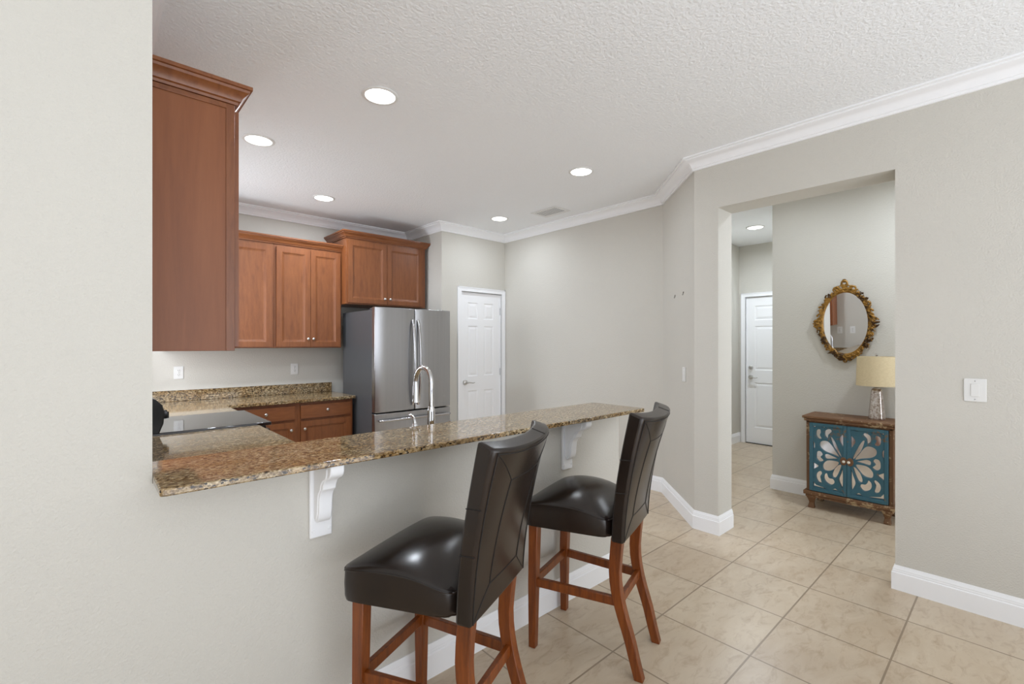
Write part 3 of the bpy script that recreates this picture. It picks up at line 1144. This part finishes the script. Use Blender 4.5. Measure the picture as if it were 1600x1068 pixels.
# ------------------------------------------------------------------ outlets, switches, wall anchors
def plate(name, label, cat, loc, rz, w=0.078, h=0.122, kind='outlet', group=None):
    """faces -y locally, y=0 is the wall face"""
    p = thing(name, label, cat, loc, rz, group)
    MB().box(-w / 2, w / 2, -0.006, -0.0003, -h / 2, h / 2).build('cover_plate', M['plastic'], p, bevel=0.0025)
    if kind == 'outlet':
        for zc in (-0.021, 0.021):
            q = MB().lathe([(0.0, -0.0085), (0.0150, -0.0085), (0.0168, -0.006)], 20, (0, 0, zc), 'y')
            q = q.build('receptacle', M['plastic'], p, smooth=True)
            sl = MB()
            sl.box(-0.0075, -0.0050, -0.0089, -0.0083, zc - 0.002, zc + 0.007)
            sl.box(0.0050, 0.0075, -0.0089, -0.0083, zc - 0.002, zc + 0.007)
            sl.lathe([(0.0, -0.0089), (0.0024, -0.0089), (0.0024, -0.0083)], 8, (0, 0, zc - 0.008), 'y')
            sl.build('slot', M['slot'], q)
    else:
        MB().box(-0.0168, 0.0168, -0.0095, -0.006, -0.034, 0.034).build('rocker', M['plastic'], p, bevel=0.002)
    for zc in ((0.0,) if kind == 'outlet' else (-0.049, 0.049)):
        MB().lathe([(0.0, -0.0072), (0.0028, -0.0068), (0.003, -0.006)], 10, (0, 0, zc), 'y').build('screw', M['satin'], p)
    return p


plate('wall_outlet', 'white wall outlet on the back wall above the corner by the range', 'outlet', (0.663, YB, 1.168), 0, group='wall outlets')
plate('wall_outlet', 'white wall outlet on the back wall under the two-door upper cabinet', 'outlet', (1.725, YB, 1.168), 0, group='wall outlets')
plate('wall_outlet', 'white wall outlet beside the tall wall cabinet, seen only in the oval mirror', 'outlet', (XL, 2.215, 1.315), PI / 2, group='wall outlets')
plate('wall_outlet', 'white wall outlet near the jamb above the bar end, seen only in the oval mirror', 'outlet', (XL, 2.025, 1.315), PI / 2, group='wall outlets')
plate('light_switch', 'white light switch on the right wall beside the hall opening', 'switch', (XR, 0.175, 1.195), -PI / 2, 0.088, 0.124, 'switch')
plate('wall_switch', 'small white switch plate on the angled wall beside the pillar', 'switch', (3.700, 1.912, 1.190), -PI * 0.75, 0.074, 0.122, 'switch')
for (x, y, z, lab) in ((3.881, 2.093, 1.868, 'left one of two small nail hooks on the angled wall'), (3.717, 1.929, 1.871, 'right one of two small nail hooks on the angled wall')):
    t = thing('wall_hook', lab, 'hook', (x, y, z), -PI * 0.75, 'nail hooks on the angled wall')
    MB().lathe([(0.0, -0.003), (0.007, -0.003), (0.008, -0.0002)], 10, (0, 0, 0.008), 'y').build('nail_head', M['screw'], t)
    MB().tube([(0, -0.003, 0.008), (0, -0.005, 0.0), (0, -0.005, -0.010), (0, -0.009, -0.014), (0, -0.011, -0.009)], 0.0022, 8).build('hook', M['screw'], t, smooth=True)


# ------------------------------------------------------------------ hall console
def smooth_poly(pts, closed=True, n=6):
    """Catmull-Rom through points"""
    out = []
    k = len(pts)
    for i in range(k):
        p0, p1, p2, p3 = (Vector(pts[(i + d) % k]) for d in (-1, 0, 1, 2))
        for s_ in range(n):
            t = s_ / n
            out.append(0.5 * ((2 * p1) + (-p0 + p2) * t + (2 * p0 - 5 * p1 + 4 * p2 - p3) * t * t + (-p0 + 3 * p1 - 3 * p2 + p3) * t ** 3))
    return [(p.x, p.y) for p in out]


# openings of the fretwork in the left door, as (u, v): u from the outer edge to the centre, v from the top down
HOLES = [
    ('s', [(0.10, 0.035), (0.19, 0.03), (0.17, 0.05), (0.11, 0.075)]),
    ('s', [(0.31, 0.04), (0.45, 0.04), (0.38, 0.062)]),
    ('s', [(0.68, 0.035), (0.88, 0.03), (0.86, 0.05), (0.72, 0.055)]),
    ('c', [(0.19, 0.11), (0.29, 0.09), (0.31, 0.13), (0.29, 0.17), (0.33, 0.215), (0.24, 0.225), (0.18, 0.18)]),
    ('c', [(0.43, 0.10), (0.55, 0.07), (0.60, 0.10), (0.52, 0.15), (0.50, 0.205), (0.42, 0.17)]),
    ('c', [(0.90, 0.14), (0.90, 0.29), (0.83, 0.25), (0.79, 0.20), (0.83, 0.16)]),
    ('c', [(0.57, 0.19), (0.64, 0.20), (0.74, 0.29), (0.86, 0.44), (0.80, 0.43), (0.66, 0.33)]),
    ('c', [(0.29, 0.29), (0.38, 0.255), (0.52, 0.26), (0.66, 0.34), (0.79, 0.45), (0.64, 0.43), (0.42, 0.40), (0.30, 0.35)]),
    ('c', [(0.20, 0.43), (0.30, 0.41), (0.36, 0.45), (0.31, 0.49), (0.38, 0.53), (0.28, 0.56), (0.19, 0.52)]),
    ('c', [(0.42, 0.455), (0.50, 0.435), (0.64, 0.455), (0.76, 0.48), (0.62, 0.495), (0.45, 0.505)]),
    ('c', [(0.37, 0.60), (0.48, 0.535), (0.64, 0.52), (0.78, 0.535), (0.70, 0.61), (0.56, 0.67), (0.40, 0.67)]),
    ('c', [(0.62, 0.71), (0.68, 0.63), (0.78, 0.575), (0.85, 0.57), (0.80, 0.66), (0.72, 0.745), (0.64, 0.755)]),
    ('c', [(0.89, 0.62), (0.89, 0.87), (0.82, 0.83), (0.79, 0.77), (0.84, 0.69)]),
    ('s', [(0.10, 0.58), (0.25, 0.62), (0.24, 0.64), (0.10, 0.69)]),
    ('s', [(0.10, 0.26), (0.15, 0.30), (0.15, 0.36), (0.10, 0.40)]),
    ('c', [(0.20, 0.74), (0.30, 0.70), (0.34, 0.73), (0.30, 0.78), (0.33, 0.86), (0.24, 0.86), (0.18, 0.80)]),
    ('c', [(0.41, 0.745), (0.48, 0.72), (0.53, 0.775), (0.64, 0.785), (0.67, 0.83), (0.58, 0.872), (0.46, 0.85), (0.40, 0.80)]),
    ('s', [(0.10, 0.86), (0.18, 0.91), (0.45, 0.935), (0.45, 0.95), (0.10, 0.94)]),
    ('s', [(0.60, 0.945), (0.70, 0.91), (0.80, 0.945)]),
]


def fret_mesh(name, w, h, mirror, parent, mat):
    """flat fretwork door panel with holes; local x 0..w, z 0..h, front faces -y"""
    cu = bpy.data.curves.new(name + '_outline', 'CURVE')
    cu.dimensions = '2D'
    cu.fill_mode = 'BOTH'
    cu.extrude = 0.008
    cu.bevel_depth = 0.0008

    def spline(pts):
        sp = cu.splines.new('POLY')
        sp.points.add(len(pts) - 1)
        for p, (x, y) in zip(sp.points, pts):
            p.co = (x, y, 0, 1)
        sp.use_cyclic_u = True
    spline([(0.001, 0.001), (w - 0.001, 0.001), (w - 0.001, h - 0.001), (0.001, h - 0.001)])
    for kind, pts in HOLES:
        q = [((1 - u if mirror else u) * w, (1 - v_) * h) for u, v_ in pts]
        if kind == 'c':
            mx, my = sum(p[0] for p in q) / len(q), sum(p[1] for p in q) / len(q)
            q = [(mx + (x - mx) * 1.07, my + (y - my) * 1.07) for x, y in q]
        spline(smooth_poly(q) if kind == 'c' else q)
    tmp = bpy.data.objects.new(name + '_outline', cu)
    COL.objects.link(tmp)
    dg = bpy.context.evaluated_depsgraph_get()
    me = bpy.data.meshes.new_from_object(tmp.evaluated_get(dg))
    bpy.data.objects.remove(tmp)
    me.transform(Matrix.Rotation(PI / 2, 4, 'X'))
    me.materials.clear()
    me.materials.append(mat)
    me.name = name
    o = bpy.data.objects.new(name, me)
    COL.objects.link(o)
    o.parent = parent
    return o


CW, CD, CH = 0.600, 0.335, 0.812
# faces -x; local x runs along -y, local y into the wall
con = thing('console_cabinet', 'small weathered wood console with teal fretwork mirrored doors in the hall', 'cabinet', (4.735, 1.300, 0), -PI / 2)
b = MB()
b.box(0.0, 0.024, 0.002, CD - 0.01, 0.105, CH - 0.045)
b.box(CW - 0.024, CW, 0.002, CD - 0.01, 0.105, CH - 0.045)
b.box(0.0, CW, CD - 0.02, CD - 0.01, 0.105, CH - 0.045)
b.box(0.0, CW, 0.002, CD - 0.01, CH - 0.06, CH - 0.045)
b.box(0.0, CW, 0.002, CD - 0.01, 0.105, 0.15)
b.build('carcass', M['rustic'], con, bevel=0.003)
t = MB()
t.box(-0.030, CW + 0.030, -0.030, CD, CH - 0.022, CH)
t.box(-0.018, CW + 0.018, -0.018, CD, CH - 0.045, CH - 0.022)
t.build('top', M['rustic'], con, bevel=0.006, segs=3)
t = MB()
t.box(-0.022, CW + 0.022, -0.022, CD - 0.004, 0.118, 0.152)
t.box(-0.008, CW + 0.008, -0.010, CD - 0.004, 0.096, 0.118)
t.build('plinth', M['rustic'], con, bevel=0.006, segs=3)
for fx, fy in ((0.035, 0.020), (CW - 0.035, 0.020), (0.035, CD - 0.045), (CW - 0.035, CD - 0.045)):
    f = MB()
    f.bar([(fx, fy - 0.004, 0.0), (fx, fy - 0.004, 0.018), (fx, fy + 0.004, 0.045), (fx, fy - 0.002, 0.075), (fx, fy - 0.006, 0.098)], [0.048, 0.046, 0.036, 0.050, 0.070], [0.044, 0.042, 0.034, 0.044, 0.056])
    f.build('foot', M['rustic'], con, bevel=0.004)
dw, dh, dz = (CW - 0.054) / 2, CH - 0.045 - 0.152 - 0.022, 0.160
for side in (0, 1):
    x0 = 0.026 + side * (dw + 0.002)
    d = fret_mesh('door', dw, dh, side == 1, con, M['teal'])
    d.location = (x0, -0.002, dz)
    MB().box(0.006, dw - 0.006, 0.0075, 0.0105, 0.006, dh - 0.006).build('mirror_panel', M['mirror2'], d)
    fb = MB()
    for q in ((0.0, 0.024, 0.0, dh), (dw - 0.024, dw, 0.0, dh), (0.024, dw - 0.024, 0.0, 0.026), (0.024, dw - 0.024, dh - 0.026, dh)):
        fb.box(q[0], q[1], -0.016, -0.0088, q[2], q[3])
    fb.build('door_frame', M['teal'], d, bevel=0.002)
    kx = dw - 0.016 if side == 0 else 0.016
    s_ = -1 if side == 0 else 1
    MB().prism([(kx + s_ * 0.006 + 0.024 * math.cos(a) * (1 if True else 0), dh * 0.5 + 0.034 * math.sin(a)) for a in [2 * PI * i / 20 for i in range(20)]], -0.020, -0.010, 'y').build('medallion', M['rustic'], d, bevel=0.002)
    MB().lathe([(0.0, -0.044), (0.007, -0.043), (0.0115, -0.037), (0.010, -0.030), (0.005, -0.025), (0.006, -0.019)], 16, (kx, 0, dh * 0.5), 'y').build('knob', M['knobwhite'], d, smooth=True)

# ------------------------------------------------------------------ table lamp
LX, LY = 4.905, 0.831
la = thing('table_lamp', 'table lamp with cream drum shade and mercury glass base on the console', 'lamp', (LX, LY, CH))
base = MB()
prof = [(0.058, 0.0), (0.060, 0.006), (0.058, 0.022), (0.050, 0.12), (0.042, 0.215), (0.038, 0.246), (0.030, 0.258)]
base.lathe(prof, 8).build('base', M['mercury'], la, bevel=0.003)
n = MB().lathe([(0.022, 0.257), (0.024, 0.264), (0.012, 0.270), (0.009, 0.290), (0.014, 0.30), (0.014, 0.345)], 16)
n.build('neck', M['nickel'], la, smooth=True)
sh = MB()
sh.lathe([(0.141, 0.283), (0.134, 0.527), (0.131, 0.527), (0.138, 0.283), (0.141, 0.283)], 48)
sh.build('lamp_shade', M['shade'], la, smooth=True, angle=60)
sp = MB()
for k in range(3):
    a = 2 * PI * k / 3
    sp.tube([(0.0, 0.0, 0.520), (0.132 * math.cos(a), 0.132 * math.sin(a), 0.522)], 0.0018, 6)
sp.tube([(0.0, 0.0, 0.345), (0.045, 0, 0.40), (0.045, 0, 0.47), (0.0, 0.0, 0.522)], 0.0018, 6)
sp.build('shade_spider', M['nickel'], la)
MB().lathe([(0.006, 0.522), (0.004, 0.530), (0.010, 0.540), (0.007, 0.550), (0.0, 0.554)], 12).build('finial', M['nickel'], la, smooth=True)
MB().lathe([(0.0, 0.34), (0.018, 0.35), (0.030, 0.40), (0.024, 0.43), (0.0, 0.445)], 16).build('bulb', M['knobwhite'], la, smooth=True)

# ------------------------------------------------------------------ ornate mirror; local x runs along -y, front faces -y
mi = thing('wall_mirror', 'oval wall mirror in an ornate antique gold frame above the console', 'mirror', (5.064, 1.083, 1.634), -PI / 2)
mi.rotation_euler = (math.radians(2.25), 0, -PI / 2)
A, B = 0.172, 0.278
MB().prism([(A * math.cos(2 * PI * i / 64), B * math.sin(2 * PI * i / 64)) for i in range(64)], -0.012, -0.002, 'y').build('glass', M['mirror'], mi)
f = MB()


def el(a, k=1.0, extra=0.0):
    return ((A + extra) * k * math.cos(a), (B + extra) * k * math.sin(a))


f.tube([(el(2 * PI * i / 96, extra=0.016)[0], -0.014, el(2 * PI * i / 96, extra=0.016)[1]) for i in range(96)],
       [0.017 + 0.004 * math.sin(i * 2.1) for i in range(96)], 9, closed=True)
f.tube([(el(2 * PI * i / 72, extra=0.001)[0], -0.020, el(2 * PI * i / 72, extra=0.001)[1]) for i in range(72)], 0.006, 6, closed=True)
rnd = random.Random(4)


def curl(cx, cz, ang, r0, turns, thick, flip):
    pts, rad = [], []
    n_ = 16
    for i in range(n_):
        t = i / (n_ - 1)
        rr = r0 * (1 - 0.75 * t)
        a = ang + flip * turns * 2 * PI * t
        pts.append((cx + rr * math.cos(a), -0.022 - 0.012 * t, cz + rr * math.sin(a)))
        rad.append(thick * (1 - 0.55 * t))
    f.tube(pts, rad, 7)


for i in range(56):
    a = 2 * PI * i / 56
    x, z = el(a, extra=0.018 + 0.006 * rnd.random())
    curl(x, z, a + rnd.uniform(-0.8, 0.8), rnd.uniform(0.018, 0.030), rnd.uniform(0.7, 1.1), rnd.uniform(0.006, 0.010), rnd.choice((-1, 1)))
for i in range(36):
    a = 2 * PI * i / 36 + 0.05
    x, z = el(a, extra=0.024)
    # leaf: tapering bent tube pointing along and out of the rim
    ta = a + PI / 2 * rnd.choice((-1, 1))
    ln = rnd.uniform(0.030, 0.055)
    pts = [(x + ln * q * (0.75 * math.cos(ta) + 0.55 * q * math.cos(a)), -0.016 - 0.014 * math.sin(PI * q), z + ln * q * (0.75 * math.sin(ta) + 0.55 * q * math.sin(a))) for q in (0, 0.25, 0.5, 0.75, 1.0)]
    f.tube(pts, [0.006, 0.010, 0.0095, 0.006, 0.002], 7)
f.build('frame', M['gold'], mi, smooth=True, angle=60, merge=False)
# crest, side and bottom ornaments
f = MB()
for s_ in (-1, 1):
    curl(s_ * 0.030, B + 0.045, PI / 2 + s_ * 0.6, 0.030, 1.1, 0.009, s_)
    curl(s_ * 0.066, B + 0.022, PI / 2 + s_ * 0.9, 0.026, 1.0, 0.009, -s_)
    f.tube([(s_ * 0.008, -0.018, B + 0.03), (s_ * 0.022, -0.026, B + 0.065), (s_ * 0.018, -0.026, B + 0.092), (0, -0.024, B + 0.104)], [0.008, 0.010, 0.009, 0.010], 8)
    f.tube([(s_ * 0.02, -0.018, B + 0.02), (s_ * 0.055, -0.03, B + 0.05), (s_ * 0.085, -0.022, B + 0.045)], [0.008, 0.011, 0.003], 8)
f.lathe([(0.0, -0.044), (0.012, -0.040), (0.018, -0.028), (0.012, -0.012), (0.0, -0.010)], 12, (0, 0, B + 0.100), 'y')
f.build('crest', M['gold'], mi, smooth=True, angle=60, merge=False)
for s_ in (-1, 1):
    f = MB()
    for k in (-1, 1):
        curl(s_ * (A + 0.040), k * 0.022, (0 if s_ > 0 else PI), 0.024, 1.0, 0.009, k)
        f.tube([(s_ * (A + 0.02), -0.018, k * 0.012), (s_ * (A + 0.058), -0.028, k * 0.030), (s_ * (A + 0.074), -0.018, k * 0.022)], [0.009, 0.010, 0.004], 8)
    f.tube([(s_ * (A + 0.02), -0.018, 0), (s_ * (A + 0.055), -0.030, 0.0), (s_ * (A + 0.078), -0.018, 0.002)], [0.010, 0.012, 0.006], 8)
    f.build('side_ornament', M['gold'], mi, smooth=True, angle=60, merge=False)
f = MB()
for s_ in (-1, 1):
    curl(s_ * 0.034, -B - 0.030, -PI / 2 + s_ * 0.6, 0.026, 1.0, 0.009, -s_)
    f.tube([(s_ * 0.01, -0.018, -B - 0.02), (s_ * 0.05, -0.028, -B - 0.045), (s_ * 0.075, -0.02, -B - 0.03)], [0.008, 0.011, 0.003], 8)
    f.tube([(0, -0.018, -B - 0.025), (s_ * 0.012, -0.028, -B - 0.06), (s_ * 0.004, -0.02, -B - 0.078)], [0.009, 0.010, 0.004], 8)
f.build('bottom_ornament', M['gold'], mi, smooth=True, angle=60, merge=False)
